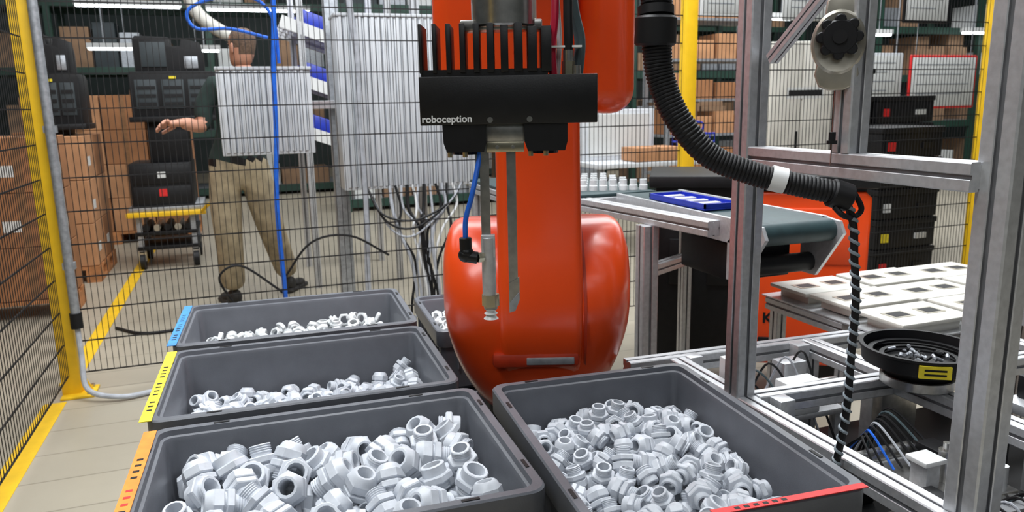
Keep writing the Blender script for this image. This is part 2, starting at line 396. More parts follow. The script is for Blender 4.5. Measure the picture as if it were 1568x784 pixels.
def gripper():
    q=B('camera_suction_gripper',RL)
    f=1.2
    q.box(-.140,.139,f,f+.085,1.250,1.325,'black',.0015)
    q.box(-.136,.062,f+.003,f+.083,1.325,1.335,'black')
    n=10
    for i in range(n):
        x=-.138+i*(.190/(n-1));w=.0048+.0012*i
        q.box(x,x+w,f+.001,f+.085,1.33,1.404-(0 if i<8 else .006),'black',.0008)
    for x0,x1 in ((-.106,-.037),(.023,.092)):
        q.prism([(x0,1.251),(x0+.001,1.222),(x0+.006,1.207),(x1-.004,1.207),(x1,1.222),(x1,1.251)],'y',f+.003,f+.078,'black')
        cx=(x0+x1)/2
        q.cyl((cx,f+.04,1.208),(cx,f+.04,1.202),.022,'glass',24)
        for a in (-1,1):
            q.cyl((cx+a*.012-.012,f+.008,1.207),(cx+a*.012-.012,f+.008,1.199),.004,'brass',8)
    for x in (-.030,.032):
        q.lathe([(.0045,0),(.0045,-.001),(.0028,-.001),(.0028,.001)],(x,f-.0002,1.257),(0,1,0),'steel',16)
    q.cyl((-.005,f+.05,1.40),(-.005,f+.05,1.461),.052,'steel',32,bev=.003)
    q.box(-.075,.055,f+.03,f+.075,1.395,1.412,'steel',.003)
    q.cyl((.095,f+.02,1.325),(.095,f+.02,1.345),.0105,'brass',6);q.cyl((.095,f+.02,1.345),(.095,f+.02,1.362),.0085,'steel',16)
    q.tube([(.095,f+.02,1.36),(.095,f+.02,1.40),(.09,f+.03,1.50),(.05,f+.05,1.62)],.0075,'blackp')
    q.tube([(.072,f+.03,1.325),(.070,f+.03,1.37),(.075,f+.03,1.42),(.072,f+.04,1.50),(.04,f+.05,1.60)],.0065,'pinkred')
    q.tube([(.112,f+.05,1.325),(.116,f+.05,1.38),(.104,f+.05,1.44),(.09,f+.05,1.6)],.009,'teal')
    q.tube([(.080,f+.05,1.325),(.083,f+.05,1.38),(.08,f+.05,1.44),(.07,f+.05,1.6)],.004,'white')
    q.cyl((.107,f+.01,1.325),(.107,f+.01,1.338),.006,'steel',12)
    q.box(.068,.116,f+.015,f+.04,1.366,1.369,'white')
    q.box(-.040,.026,f+.01,f+.05,1.222,1.250,'steel',.001)
    q.box(-.037,.023,f+.006,f+.05,1.206,1.222,'brass',.001)
    for x in (-.02,.005): q.cyl((x,f+.006,1.214),(x,f+.002,1.214),.003,'steel',8)
    q.prism([(-.0490,f+.012),(-.0340,f+.012),(-.0340,f+.0145),(-.0465,f+.0145),(-.0465,f+.03),(-.0490,f+.03)],'z',.985,1.222,'steel')
    q.box(-.047,-.036,f+.0145,f+.024,.985,1.222,'alu')
    q.cyl((-.0385,f+.012,.970),(-.0385,f+.012,1.068),.0115,'alu',24,bev=.001)
    q.box(-.0495,-.0275,f+.004,f+.022,1.035,1.072,'alu',.001)
    q.cyl((-.037,f+.012,.952),(-.037,f+.012,.972),.0145,'brass',6);q.cyl((-.037,f+.012,.948),(-.037,f+.012,.953),.0115,'steel',20)
    q.lathe([(.005,0),(.011,-.001),(.007,-.005),(.0115,-.009),(.007,-.012),(.0125,-.018),(.010,-.018)],(-.037,f+.012,.948),(0,0,1),'suction',24)
    q.prism([(-.006,f+.012),(.009,f+.012),(.009,f+.028),(.0065,f+.028),(.0065,f+.0145),(-.006,f+.0145)],'z',.955,1.222,'steel')
    q.prism([(-.006,.955),(.0115,.975),(.0115,1.0),(-.006,.99)],'y',f+.010,f+.016,'steel')
    q.prism([(-.006,.940),(-.006,.956),(.0115,.976),(.0115,.962),(.004,.943)],'y',f+.008,f+.018,'galv',.001)
    q.tube([(-.044,f+.02,1.245),(-.049,f+.015,1.20),(-.062,f+.0,1.14),(-.0735,f+.0,1.10),(-.075,f+.0,1.068)],.0042,'blue')
    q.cyl((-.075,f+.0,1.070),(-.075,f+.0,1.050),.010,'black',20,bev=.001);q.sph((-.074,f,1.045),.0115,'black');q.cyl((-.078,f,1.040),(-.056,f,1.036),.010,'black',20,bev=.001)
    q.sph((-.076,f,1.041),.0118,'black')
    q.cyl((-.057,f,1.0365),(-.048,f+.006,1.036),.0085,'brass',6)
    o=q.done()
    T=RL@Matrix.Translation((-.1375,f-.0002,1.2545))@Matrix.Rotation(PI/2,4,'X')
    t=text('sensor_label','roboception',.0158,T,'white',o,.02)
gripper()
# ------------------------------------------------------------------ dress pack hose
def hose():
    q=B('corrugated_hose',RL)
    pts=[(.250,1.40,1.62),(.256,1.36,1.50),(.257,1.35,1.451),(.258,1.35,1.386),(.267,1.35,1.32),(.295,1.34,1.252),(.349,1.33,1.187),(.42,1.32,1.155),(.492,1.31,1.135),(.568,1.30,1.118)]
    q.tube(pts,.02,'rubber',n=20,res=34,rf=lambda i,n:(.0285-.0085*min(1,i/n*1.15))*(1.03 if i%3 else .95))
    q.cyl((.256,1.352,1.375),(.257,1.35,1.425),.036,'rubber',28,bev=.004);q.cyl((.2565,1.35,1.425),(.2565,1.352,1.44),.031,'rubber',28)
    q.cyl((.455,1.3155,1.1455),(.480,1.311,1.139),.0225,'white',24)
    q.cyl((.555,1.30,1.120),(.590,1.30,1.108),.025,'rubber',20,bev=.003)
    P=[(.585,1.30,1.105),(.60,1.30,1.06),(.606,1.30,1.0),(.614,1.30,.923),(.613,1.30,.83),(.612,1.30,.731),(.606,1.30,.66),(.598,1.30,.60),(.60,1.31,.52)]
    s=q.tube(P,.0070,'rubber',n=8)
    hel=[];S=[Vector(p) for p in s];tot=0
    for i in range(len(S)-1):
        a,b=S[i],S[i+1]
        for k in range(6):
            p=a.lerp(b,k/6);tot+=(b-a).length/6;an=tot/.021*2*PI
            hel.append(p+Vector((math.cos(an)*.0066,math.sin(an)*.0066,0)))
    q.tube(hel,.0034,'wrap',n=6,smooth=False)
    q.tube([(.56,1.29,1.095),(.575,1.285,1.08),(.60,1.30,1.075),(.612,1.30,1.09),(.60,1.31,1.12)],.005,'rubber',n=8)
    q.done()
hose()
# ------------------------------------------------------------------ aluminium frame at right
def aframe():
    q=B('aluminium_profile_frame')
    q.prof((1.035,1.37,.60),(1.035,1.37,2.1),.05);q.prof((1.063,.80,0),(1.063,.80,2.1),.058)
    q.prof((1.035,1.345,1.16),(1.035,.82,1.16),.045)
    q.prof((1.035,1.085,1.183),(1.035,1.085,2.1),.045)
    q.prof((1.04,1.315,1.36),(1.04,1.11,1.52),.022)
    q.box(1.0,1.07,1.335,1.405,.598,.612,'alu',.002)
    q.prof((1.035,1.66,.595),(1.035,.3,.595),.045)
    q.prof((.90,1.66,.597),(2.2,1.60,.597),.045);q.prof((1.06,1.345,.597),(1.95,1.30,.597),.045)
    q.prof((1.45,1.62,.60),(1.45,.35,.60),.045)
    q.prof((1.06,.62,.595),(1.43,.62,.595),.045)
    q.prof((1.95,1.65,.60),(1.95,.6,.60),.045)
    for x,y in ((1.035,1.66),(1.45,1.62),(1.95,1.6),(1.45,.4),(1.035,.32),(1.95,.62)): q.prof((x,y,0),(x,y,.575),.045)
    q.box(1.06,1.95,.35,1.62,.33,.345,'blackp')
    for x,y in ((1.40,1.60),(1.08,1.63),(1.10,1.30)): q.box(x-.02,x+.02,y-.02,y+.02,.575,.62,'alu',.002)
    q.done()
    q=B('spring_balancer')
    T=Matrix.Translation((1.0,1.09,1.375))@Matrix.Rotation(-math.radians(38),4,'Z')
    q.M=T
    q.lathe([(.030,-.012),(.040,-.014),(.044,-.010),(.044,.012),(.040,.016),(.02,.018)],(0,0,0),(0,1,0),'zinc',40,1.0,1.25)
    q.prism([(-.030,-.02),(-.036,-.055),(-.028,-.075),(-.012,-.082),(.012,-.082),(.028,-.075),(.036,-.055),(.030,-.02)],'y',-.010,.010,'zinc',.003)
    q.prism([(-.026,.02),(-.022,.07),(-.008,.085),(.008,.085),(.022,.07),(.026,.02)],'y',-.008,.008,'zinc',.003)
    q.cyl((0,-.014,.008),(0,-.028,.008),.030,'blackp',24,bev=.003)
    for k in range(8):
        a=2*PI*k/8;q.cyl((.029*math.cos(a),-.014,.008+.029*math.sin(a)),(.029*math.cos(a),-.027,.008+.029*math.sin(a)),.0095,'blackp',12,bev=.002)
    q.cyl((0,-.027,.008),(0,-.031,.008),.012,'rubber',20)
    q.tube([(0,0,.085),(0,0,.11),(.008,0,.12),(.008,0,.3),(0,0,.9)],.003,'steel')
    q.cyl((0,0,-.08),(0,0,-.215),.0012,'steel',6);q.cyl((0,0,-.155),(0,0,-.17),.006,'blackp',12);q.cyl((0,0,-.17),(0,0,-.176),.009,'blackp',12)
    q.done()
aframe()
def assembly():
    q=B('workpiece_plate_stack')
    for i in range(3):
        for j in range(3):
            x=1.66+i*.28;y=1.50+j*.19;z=.655+.004*((i+j)%2)
            q.box(x,x+.265,y,y+.175,z,z+.012,'cream',.003)
            q.box(x+.03,x+.235,y+.02,y+.155,z-.03,z,'cream',.002)
            q.box(x+.035,x+.11,y+.06,y+.115,z+.0115,z+.0135,'zinc');q.box(x+.045,x+.10,y+.068,y+.107,z+.0136,z+.0142,'blackp')
            q.box(x+.155,x+.225,y+.06,y+.115,z+.0115,z+.0135,'zinc');q.box(x+.165,x+.215,y+.068,y+.107,z+.0136,z+.0142,'blackp')
    q.box(1.64,2.5,1.49,2.07,.622,.626,'alu');q.prof((1.66,1.70,.60),(1.66,2.05,.60),.04);q.prof((2.47,1.70,.60),(2.47,2.05,.60),.04)
    for x in (1.68,2.45):
        for y in (1.72,2.03): q.prof((x,y,0),(x,y,.58),.04)
    q.done()
    # bowl feeder standing on the table rails
    q=B('bowl_feeder')
    c=(1.44,1.25,.624)
    q.cyl((c[0],c[1],c[2]),(c[0],c[1],c[2]+.024),.080,'steel',40,bev=.002)
    k=.95
    q.lathe([(r*k,h+.006) for r,h in ((.075,.018),(.080,.026),(.105,.040),(.128,.048),(.131,.078),(.136,.080),(.136,.086),(.126,.086),(.124,.060),(.100,.050),(.060,.046),(.02,.047))],c,(0,0,1),'rubber',56)
    q.lathe([(.110,.074),(.098,.074),(.098,.068),(.110,.068)],c,(0,0,1),'blackp',48,cap=False)
    q.lathe([(.084,.066),(.074,.066),(.074,.061),(.084,.061)],c,(0,0,1),'blackp',48,cap=False)
    T=Matrix.Translation((c[0],c[1],c[2]+.006))@Matrix.Rotation(math.radians(-33),4,'Z')
    q.box(-.034,.030,-.130,-.123,.050,.078,'yel',T=T);q.box(-.024,.020,-.131,-.1295,.057,.061,'blackp',T=T);q.box(-.024,.020,-.131,-.1295,.067,.071,'blackp',T=T)
    rs=random.Random(3)
    for i in range(44):
        a=rs.uniform(0,2*PI);r=rs.uniform(.0,.085);p=Vector((c[0]+r*math.cos(a),c[1]+r*math.sin(a),c[2]+.060+rs.uniform(0,.008)))
        d=Vector((rs.uniform(-1,1),rs.uniform(-1,1),rs.uniform(-.2,.4))).normalized()*.009
        q.cyl(p-d,p+d,.0042,'galv' if i%2==0 else 'blackp',8)
    q.done()
    q=B('pneumatic_assembly_station')
    q.box(1.12,1.38,.90,1.16,.50,.512,'alu',.002);q.box(1.14,1.30,.95,1.10,.512,.524,'steel',.002)
    q.box(1.10,1.40,.88,1.18,.345,.36,'steel',.002)
    for x,y in ((1.13,.91),(1.37,.91),(1.13,1.15),(1.37,1.15)): q.cyl((x,y,.36),(x,y,.50),.01,'steel',12)
    q.box(1.20,1.235,1.0,1.04,.524,.575,'alu',.002);q.box(1.19,1.245,.995,1.045,.575,.585,'white',.002)
    q.cyl((1.27,1.02,.524),(1.27,1.02,.59),.014,'steel',20);q.cyl((1.27,1.02,.59),(1.27,1.02,.605),.007,'steel',12)
    q.box(1.30,1.35,1.05,1.12,.512,.56,'blackp',.003);q.box(1.16,1.19,.93,.98,.524,.55,'blackp',.003)
    q.box(1.24,1.36,.93,.96,.512,.53,'steel',.002);q.cyl((1.33,.945,.53),(1.33,.945,.58),.010,'alu',14)
    q.cyl((1.15,1.13,.54),(1.30,1.13,.54),.015,'steel',20,bev=.002);q.cyl((1.30,1.13,.54),(1.36,1.13,.54),.005,'steel',10)
    for (x,y) in ((1.12,1.22),(1.2,1.22),(1.28,1.24),(1.12,.80),(1.2,.78),(1.3,.8)):
        q.box(x,x+.05,y,y+.04,.345,.46,'blackp',.004);q.cyl((x+.025,y+.02,.46),(x+.025,y+.02,.50),.009,'steel',12);q.box(x+.005,x+.045,y-.004,y,.38,.41,'alu')
    for k in range(9):
        m_=('rubber','rubber','blue','rubber','greyc','rubber','rubber','teal','rubber')[k]
        q.tube([(1.16+.022*k,1.08,.53),(1.18+.018*k,1.14+.008*k,.570+.003*k),(1.22+.012*k,1.19+.006*k,.55),(1.22+.012*k,1.25,.48),(1.18+.018*k,1.27,.36)],.0028,m_,n=6)
        q.tube([(1.14+.025*k,.93,.51),(1.13+.028*k,.86,.55+.003*k),(1.16+.02*k,.80,.50),(1.15+.03*k,.74,.36)],.0028,m_,n=6)
    q.box(1.12,1.38,1.40,1.56,.50,.515,'alu',.002)
    q.box(1.07,1.115,1.44,1.50,.575,.66,'white',.003);q.box(1.20,1.30,1.40,1.45,.515,.60,'white',.003)
    q.box(1.27,1.34,1.50,1.55,.515,.61,'alu',.002);q.cyl((1.32,1.46,.56),(1.40,1.46,.56),.014,'steel',16)
    for k in range(5):
        q.tube([(1.10+.05*k,1.55,.52),(1.12+.05*k,1.50,.60+.01*k),(1.18+.04*k,1.46,.55),(1.2+.04*k,1.40,.42)],.003,('rubber','teal','rubber','greyc','rubber')[k],n=6)
    q.box(1.12,1.14,1.41,1.43,.345,.50,'alu');q.box(1.36,1.38,1.41,1.43,.345,.50,'alu')
    q.box(1.50,1.62,1.40,1.43,.345,.64,'steel',.002);q.box(1.52,1.60,1.45,1.49,.345,.63,'alu',.002)
    q.box(1.62,1.90,1.10,1.18,.56,.585,'alu',.002);q.box(1.66,1.74,1.11,1.17,.585,.64,'blackp',.004);q.cyl((1.80,1.14,.585),(1.80,1.14,.66),.02,'steel',20);q.box(1.70,1.74,1.12,1.16,.345,.56,'alu')
    q.box(1.60,1.82,.70,.94,.50,.515,'alu',.002);q.box(1.62,1.68,.78,.90,.515,.58,'blackp',.004);q.box(1.70,1.80,.78,.9,.515,.56,'steel',.003);q.box(1.69,1.73,.80,.84,.345,.50,'alu')
    for k in range(22):
        x=1.5+R.uniform(0,.4);y=1.22+R.uniform(-.5,.02);h=R.uniform(.1,.15);rd=R.uniform(.006,.02);mm=R.choice(['steel','blackp','blackp','alu','rubber'])
        if abs(y-.99)<.05: continue
        q.cyl((x,y,.345),(x,y,.345+h),rd,mm,10)
    for k in range(14):
        x=1.08+R.uniform(0,.33);y=.66+R.uniform(0,.2);q.cyl((x,y,.345),(x,y,.345+R.uniform(.05,.13)),R.uniform(.006,.02),R.choice(['steel','blackp','alu','rubber']),10)
    q.done()
    q=B('parts_tray_stand')
    q.prof((1.56,.99,.345),(1.56,.99,.865),.04);q.prof((1.38,.99,.865),(1.9,.99,.865),.04);q.prof((1.86,.99,.345),(1.86,.99,.845),.04)
    x0,x1,y0,y1=1.40,1.80,.90,1.05
    q.box(x0,x1,y0,y1,.886,.897,'bluet',.002);q.box(x0,x1,y0,y0+.008,.897,.93,'bluet',.002);q.box(x0,x0+.008,y0,y1,.897,.93,'bluet',.002);q.box(x0,x1,y1-.008,y1,.897,.93,'bluet',.002);q.box(x1-.008,x1,y0,y1,.897,.93,'bluet',.002)
    q.done()
assembly()
# ------------------------------------------------------------------ conveyor, table, mobile platform
def machines():
    q=B('belt_conveyor')
    x0,x1,y0,y1,z=1.41,1.68,1.82,2.68,.92
    q.box(x0,x1,y0,y1,z-.012,z,'belt',.004);q.box(x0+.01,x1-.01,y0+.02,y1,z-.07,z-.012,'alu')
    for x in (x0-.012,x1):
        q.box(x,x+.012,y0+.02,y1,z-.075,z+.004,'alu',.002)
        q.prism([(y0+.03,z+.002),(y0-.04,z-.005),(y0-.06,z-.04),(y0+.05,z-.19),(y0+.12,z-.19),(y0+.12,z-.07)],'x',x,x+.012,'alu')
    q.cyl((x0,y0,z-.035),(x1,y0,z-.035),.035,'belt',28);q.cyl((x0,y0+.08,z-.15),(x1,y0+.08,z-.15),.03,'rubber',24)
    q.box(x0,x1-.04,y0+.12,y0+.4,z-.2,z-.08,'blackp',.006)
    q.prof((x1-.02,y1-.1,0),(x1-.02,y1-.1,z-.075),.04)
    q.prof((1.27,2.70,.885),(1.375,1.98,.885),.05);q.prof((1.305,2.27,0),(1.305,2.27,.86),.06)
    q.prof((1.33,2.27,.70),(1.66,2.45,.70),.04)
    q.done()
    q=B('infeed_table')
    q.box(1.06,1.60,2.72,3.6,.905,.92,'belt',.003)
    q.prof((1.06,2.74,.88),(1.60,2.74,.88),.05);q.prof((1.08,2.76,.88),(1.08,3.6,.88),.05)
    q.prof((1.12,2.74,0),(1.12,2.74,.855),.05);q.prof((1.08,3.55,0),(1.08,3.55,.86),.05);q.prof((1.55,3.55,0),(1.55,3.55,.88),.05)
    q.done()
    q=B('white_bushing_row')
    for j in range(4):
        for i in range(11):
            p=W(.22+i*.042+j*.012,3.14+j*.10,.92)
            if p.x>1.575 or p.x<1.09 or p.y<2.76: continue
            q.lathe([(.018,0),(.018,.02),(.015,.022),(.015,.044),(.009,.044),(.009,.01)],p,(0,0,1),'gland_w',12)
    q.done()
    q=B('blue_parts_tray')
    x0,x1,y0,y1=1.42,1.56,2.10,2.46
    q.box(x0,x1,y0,y1,.923,.930,'bluet',.002)
    q.box(x0,x0+.006,y0,y1,.93,.945,'bluet');q.box(x1-.006,x1,y0,y1,.93,.945,'bluet');q.box(x0,x1,y0,y0+.006,.93,.945,'bluet');q.box(x0,x1,y1-.006,y1,.93,.945,'bluet')
    for i in range(4): q.box(x0+.025,x1-.04,y0+.05+i*.075,y0+.08+i*.075,.93,.942,'gland_w',.002)
    q.done()
    T=Matrix.Translation(W(1.03,3.1,0))@Matrix.Rotation(-YAW-math.radians(12),4,'Z')
    q=B('mobile_platform',T)
    q.prism([(-.05,.16),(-.05,.88),(-.02,.905),(.415,.905),(.44,.88),(.44,.35),(.40,.16)],'y',0,.45,'orange',.012)
    q.box(-.44,-.05,.01,.45,.16,.86,'blackp',.008)
    q.box(-.45,.46,-.02,.47,.92,.972,'blackp',.008);q.box(-.42,.42,.02,.44,.86,.92,'rubber')
    q.box(.0,.39,-.006,.01,.60,.84,'orange',.01);q.box(.02,.38,-.006,.01,.2,.28,'blackp',.004)
    for x in (-.3,.3):
        for y in (.08,.37): q.cyl((x,y-.03,.08),(x,y+.03,.08),.08,'rubber',28)
    for x in (-.36,-.2): q.box(x,x+.1,.002,.012,.5,.7,'rubber',.003)
    o=q.done()
    text('platform_lettering','KU',.062,T@Matrix.Translation((.035,-.002,.345))@Matrix.Rotation(PI/2,4,'X'),'blackp',o,.03)
machines()
# ------------------------------------------------------------------ control cabinets & poles
def ribcab(name,x0,x1,y,z0,z1,dep=.18):
    q=B(name)
    q.box(x0,x1,y,y+dep,z0,z1,'cab',.005)
    n=int((x1-x0)/.034)
    for i in range(n):
        x=x0+.02+(x1-x0-.04)*i/n;q.box(x,x+.017,y-.006,y+.002,z0+.015,z1-.015,'cab',.002)
        q.box(x+.018,x+.023,y-.002,y+.001,z0+.015,z1-.015,'cabd')
    q.box(x0-.004,x1+.004,y-.01,y+dep+.004,z1-.012,z1+.004,'cab',.003)
    q.done()
ribcab('control_cabinet',-.09,.37,4.12,1.05,1.49);ribcab('control_cabinet',.51,1.25,4.12,.84,1.76,.22)
def poles():
    q=B('cabinet_support_frame')
    q.box(.49,.57,4.40,4.48,0,2.4,'galv',.004)
    q.prof((-.05,4.37,1.3),(1.3,4.37,1.3),.045);q.prof((1.0,4.42,0),(1.0,4.42,2.3),.05)
    q.box(.46,.60,4.37,4.51,0,.012,'galv')
    q.done()
    q=B('cable_bundle')
    q.tube([(.56,4.0,2.3),(.575,4.0,1.8),(.60,4.0,1.5),(.585,4.0,1.2),(.60,4.0,.8),(.585,4.0,.3),(.60,4.0,.02)],.016,'greyc')
    cols=['greyc','rubber','greyc','rubber','white','greyc','rubber']
    for k in range(12):
        x=.74+.032*k;e=.84+.010*k+R.uniform(-.03,.03)
        q.tube([(x,4.06,.86),(x+R.uniform(-.02,.02),4.02,.74),((x+e)/2+R.uniform(-.05,.05),3.97,.62),(e,3.95,.45),(e+R.uniform(-.04,.04),3.95,.2),(e+R.uniform(-.1,.1),4.0,.02)],.007+.003*(k%3==0),cols[k%7],n=8)
    for k in range(3):
        q.tube([(.62,4.08,.86),(.68+.02*k,3.98,.72-.04*k),(.85,3.95,.68-.04*k),(1.05,3.98,.76),(1.15,4.06,.86)],.006,cols[(k*2+1)%7],n=8)
    q.done()
    q=B('blue_air_line')
    q.tube([(.20,3.93,2.2),(.205,3.93,1.8),(.18,3.93,1.45),(.17,3.93,1.18),(.145,3.93,.8),(.15,3.93,.36),(.15,3.95,.02)],.012,'blue')
    q.tube([(.21,3.95,1.5),(.20,3.95,1.7),(.12,3.95,1.80),(-.05,3.95,1.80),(-.18,3.95,1.74),(-.15,3.95,1.66),(.0,3.95,1.66),(.17,3.95,1.62)],.008,'blue')
    q.tube([(.15,3.96,.42),(.3,3.96,.60),(.5,3.96,.62),(.7,3.96,.5)],.006,'rubber');q.tube([(-.10,4.0,.30),(-.16,4.0,.45),(-.05,4.0,.5),(.14,3.97,.35)],.006,'rubber')
    q.done()
poles()
# ------------------------------------------------------------------ cartons
def carton(q,x0,x1,y0,y1,z0,z1,rs):
    m='carton' if rs.random()<.6 else 'cartonl';g=.006
    q.box(x0+g,x1-g,y0+g,y1-g,z0+.002,z1-.002,m,.004,1)
    q.box((x0+x1)/2-.025,(x0+x1)/2+.025,y0+g-.001,y1-g+.001,z0+.003,z1-.0005,'tape')
    if rs.random()<.5: q.box(x0+.08,x0+.18,y0+g-.002,y0+g,z0+.1,z0+.17,'paper')
    if rs.random()<.6: q.box(x1-g,x1-g+.002,y0+.1,y0+.2,z0+.1,z0+.17,'paper')
def palstack(x0,y0,nx,ny,nz,dx,dy,dz,seed,drop=0):
    rs=random.Random(seed);q=B('carton_pallet')
    X1=x0+nx*dx;Y1=y0+ny*dy
    for k in range(3):
        x=x0+(X1-x0-.1)*k/2;q.box(x,x+.1,y0,Y1,0,.022,'wood')
        for j in range(3):
            y=y0+(Y1-y0-.14)*j/2;q.box(x,x+.1,y,y+.14,.022,.10,'wood')
    n=int((Y1-y0)/.14)
    for j in range(n+1):
        y=y0+(Y1-y0-.1)*j/n;q.box(x0,X1,y,y+.1,.10,.124,'wood')
    for i in range(nx):
        for j in range(ny):
            for k in range(nz):
                if k==nz-1 and rs.random()<drop: continue
                carton(q,x0+i*dx,x0+(i+1)*dx,y0+j*dy,y0+(j+1)*dy,.126+k*dz,.126+(k+1)*dz,rs)
    q.done()
palstack(-2.3,5.35,3,1,3,.40,.42,.34,1,.0)
palstack(-2.3,6.4,3,2,3,.40,.40,.33,2,0)
palstack(-2.0,8.2,4,2,4,.38,.42,.33,3,.3)
palstack(-2.9,4.15,3,2,4,.42,.5,.35,4,0)
palstack(-3.8,5.4,3,2,5,.42,.5,.34,6,0)
# ------------------------------------------------------------------ black machines + cart
def blackcart():
    q=B('tugger_cart')
    x0,x1,y0,y1=-.87,-.40,6.75,7.3
    q.box(x0,x1,y0,y1,.52,.87,'blackp',.008);q.box(x0+.02,x1-.02,y0-.006,y0,.54,.68,'rubber',.004);q.box(x0+.02,x1-.02,y0-.006,y0,.70,.85,'rubber',.004)
    q.box(-.66,-.60,y0-.009,y0-.005,.60,.66,'red');q.box(-.66,-.60,y0-.009,y0-.005,.75,.80,'paper')
    q.box(x0-.03,x1+.06,y0-.03,y1,.48,.52,'galv',.005)
    q.box(x0-.05,x1+.08,y0-.06,y0-.03,.44,.48,'yellow',.005);q.tube([(x1+.05,y0-.05,.46),(x1+.10,y0-.15,.52),(x1+.14,y0-.2,.54)],.014,'yellow')
    for z in (.16,.28): q.box(x0,x1,y0,y1,z,z+.03,'blackp',.004);
    for x in (x0+.03,x1-.03):
        for y in (y0+.03,y1-.03):
            q.box(x-.02,x+.02,y-.02,y+.02,.14,.48,'galv');q.cyl((x-.02,y,.065),(x+.02,y,.065),.065,'rubber',20)
            q.box(x-.028,x+.028,y-.02,y+.02,.07,.15,'steel')
    for k in range(5): q.cyl((x0+.08+.08*k,y0+.02,.34),(x0+.08+.08*k,y0+.4,.34),.028,'steel' if k%2 else 'rubber',14)
    q.done()
    for (cx,w,zt,zb,zs,cy) in ((-1.30,.38,1.87,1.20,1.118,6.60),(-.47,.66,1.88,1.24,.872,6.85)):
        q=B('black_machine_unit')
        hw=w*.5;h=zt-zb
        q.prism([(cx-hw*.85,zb+.50*h),(cx-hw*.85,zt-.03),(cx-hw*.78,zt),(cx-hw*.05,zt-.01),(cx+hw*.0,zt-.08),(cx+hw*.2,zt-.08),(cx+hw*.25,zt-.02),(cx+hw*.66,zt-.05),(cx+hw*.72,zt-.14),(cx+hw*.72,zb+.50*h)],'y',cy+.02,cy+.28,'blackp',.003)
        q.prism([(cx-hw,zb),(cx-hw,zb+.53*h),(cx-hw*.97,zb+.56*h),(cx+hw*.92,zb+.56*h),(cx+hw,zb+.50*h),(cx+hw,zb)],'y',cy-.04,cy+.34,'blackp',.003)
        for k in range(3):
            q.box(cx-hw*.88+k*hw*.60,cx-hw*.88+k*hw*.60+hw*.50,cy-.05,cy-.038,zb+.10*h,zb+.46*h,'darkbox',.002)
            for j in range(3): q.box(cx-hw*.84+k*hw*.60,cx-hw*.84+k*hw*.60+hw*.42,cy-.054,cy-.049,zb+(.14+.1*j)*h,zb+(.18+.1*j)*h,'rubber')
        q.box(cx-hw*.7,cx-hw*.12,cy+.008,cy+.022,zb+.62*h,zt-.05,'darkbox',.002);q.box(cx+hw*.28,cx+hw*.6,cy+.008,cy+.022,zb+.60*h,zt-.16,'galv',.002)
        q.box(cx-.03,cx+.02,cy-.058,cy-.05,zb+.47*h,zb+.50*h,'yel')
        q.box(cx-hw*1.06,cx+hw*1.12,cy-.10,cy+.3,zb-.04,zb+.002,'blackp',.003)
        q.box(cx-min(.24,hw*.8),cx+min(.07,hw*.8),cy+.0,cy+.28,zs,zb-.03,'blackp',.003)
        q.done()
blackcart()
# ------------------------------------------------------------------ man
def skin(q,verts,edges,radii,matf,sub=2):
    me=bpy.data.meshes.new('tmp');me.from_pydata(verts,edges,[]);o=bpy.data.objects.new('tmp',me);bpy.context.collection.objects.link(o)
    sm=o.modifiers.new('s','SKIN');sm.use_smooth_shade=True
    for i,r in enumerate(radii):
        sv=me.skin_vertices[0].data[i];sv.radius=r if isinstance(r,tuple) else (r,r);sv.use_root=(i==0)
    ss=o.modifiers.new('u','SUBSURF');ss.levels=sub;ss.render_levels=sub
    dg=bpy.context.evaluated_depsgraph_get();dg.update();ev=o.evaluated_get(dg);m2=ev.to_mesh()
    vs=[v.co.copy() for v in m2.vertices];fs=[tuple(p.vertices) for p in m2.polygons]
    def mf(f):
        c=sum((vs[i] for i in f),Vector())/len(f);return matf(c)
    q.add(vs,fs,mf if callable(matf) else matf)
    ev.to_mesh_clear();bpy.data.objects.remove(o)
def hand(q,wrist,dirv,palm_n,s=1,mirror=1):
    d=Vector(dirv).normalized();n=Vector(palm_n);n=(n-d*n.dot(d)).normalized();sd=d.cross(n)*mirror;w=Vector(wrist)
    V=[w-d*.025,w+d*.02*s,w+d*.055*s,w+d*.088*s];E=[(0,1),(1,2),(2,3)];r=[(.032*s,.026*s),(.036*s,.024*s),(.042*s,.019*s),(.040*s,.016*s)]
    skin(q,V,E,r,'skin',2)
    for k,(off,L) in enumerate(((-.030,.068),(-.010,.078),(.011,.072),(.030,.058))):
        b=w+d*.078*s+sd*off*s
        a=(d+sd*off*5).normalized()
        P=[b,b+a*L*.45*s,b+(a*.74+n*.5).normalized()*L*.30*s+a*L*.45*s];P.append(P[-1]+(a*.6+n*.6).normalized()*L*.30*s)
        skin(q,P,[(0,1),(1,2),(2,3)],[.0098*s,.0092*s,.0085*s,.0072*s],'skin',2)
    b=w+d*.03*s-sd*.028*s
    P=[b,b-sd*.028*s+d*.022*s,b-sd*.042*s+d*.05*s+n*.008,b-sd*.045*s+d*.072*s+n*.016]
    skin(q,P,[(0,1),(1,2),(2,3)],[.014*s,.012*s,.0105*s,.0085*s],'skin',2)
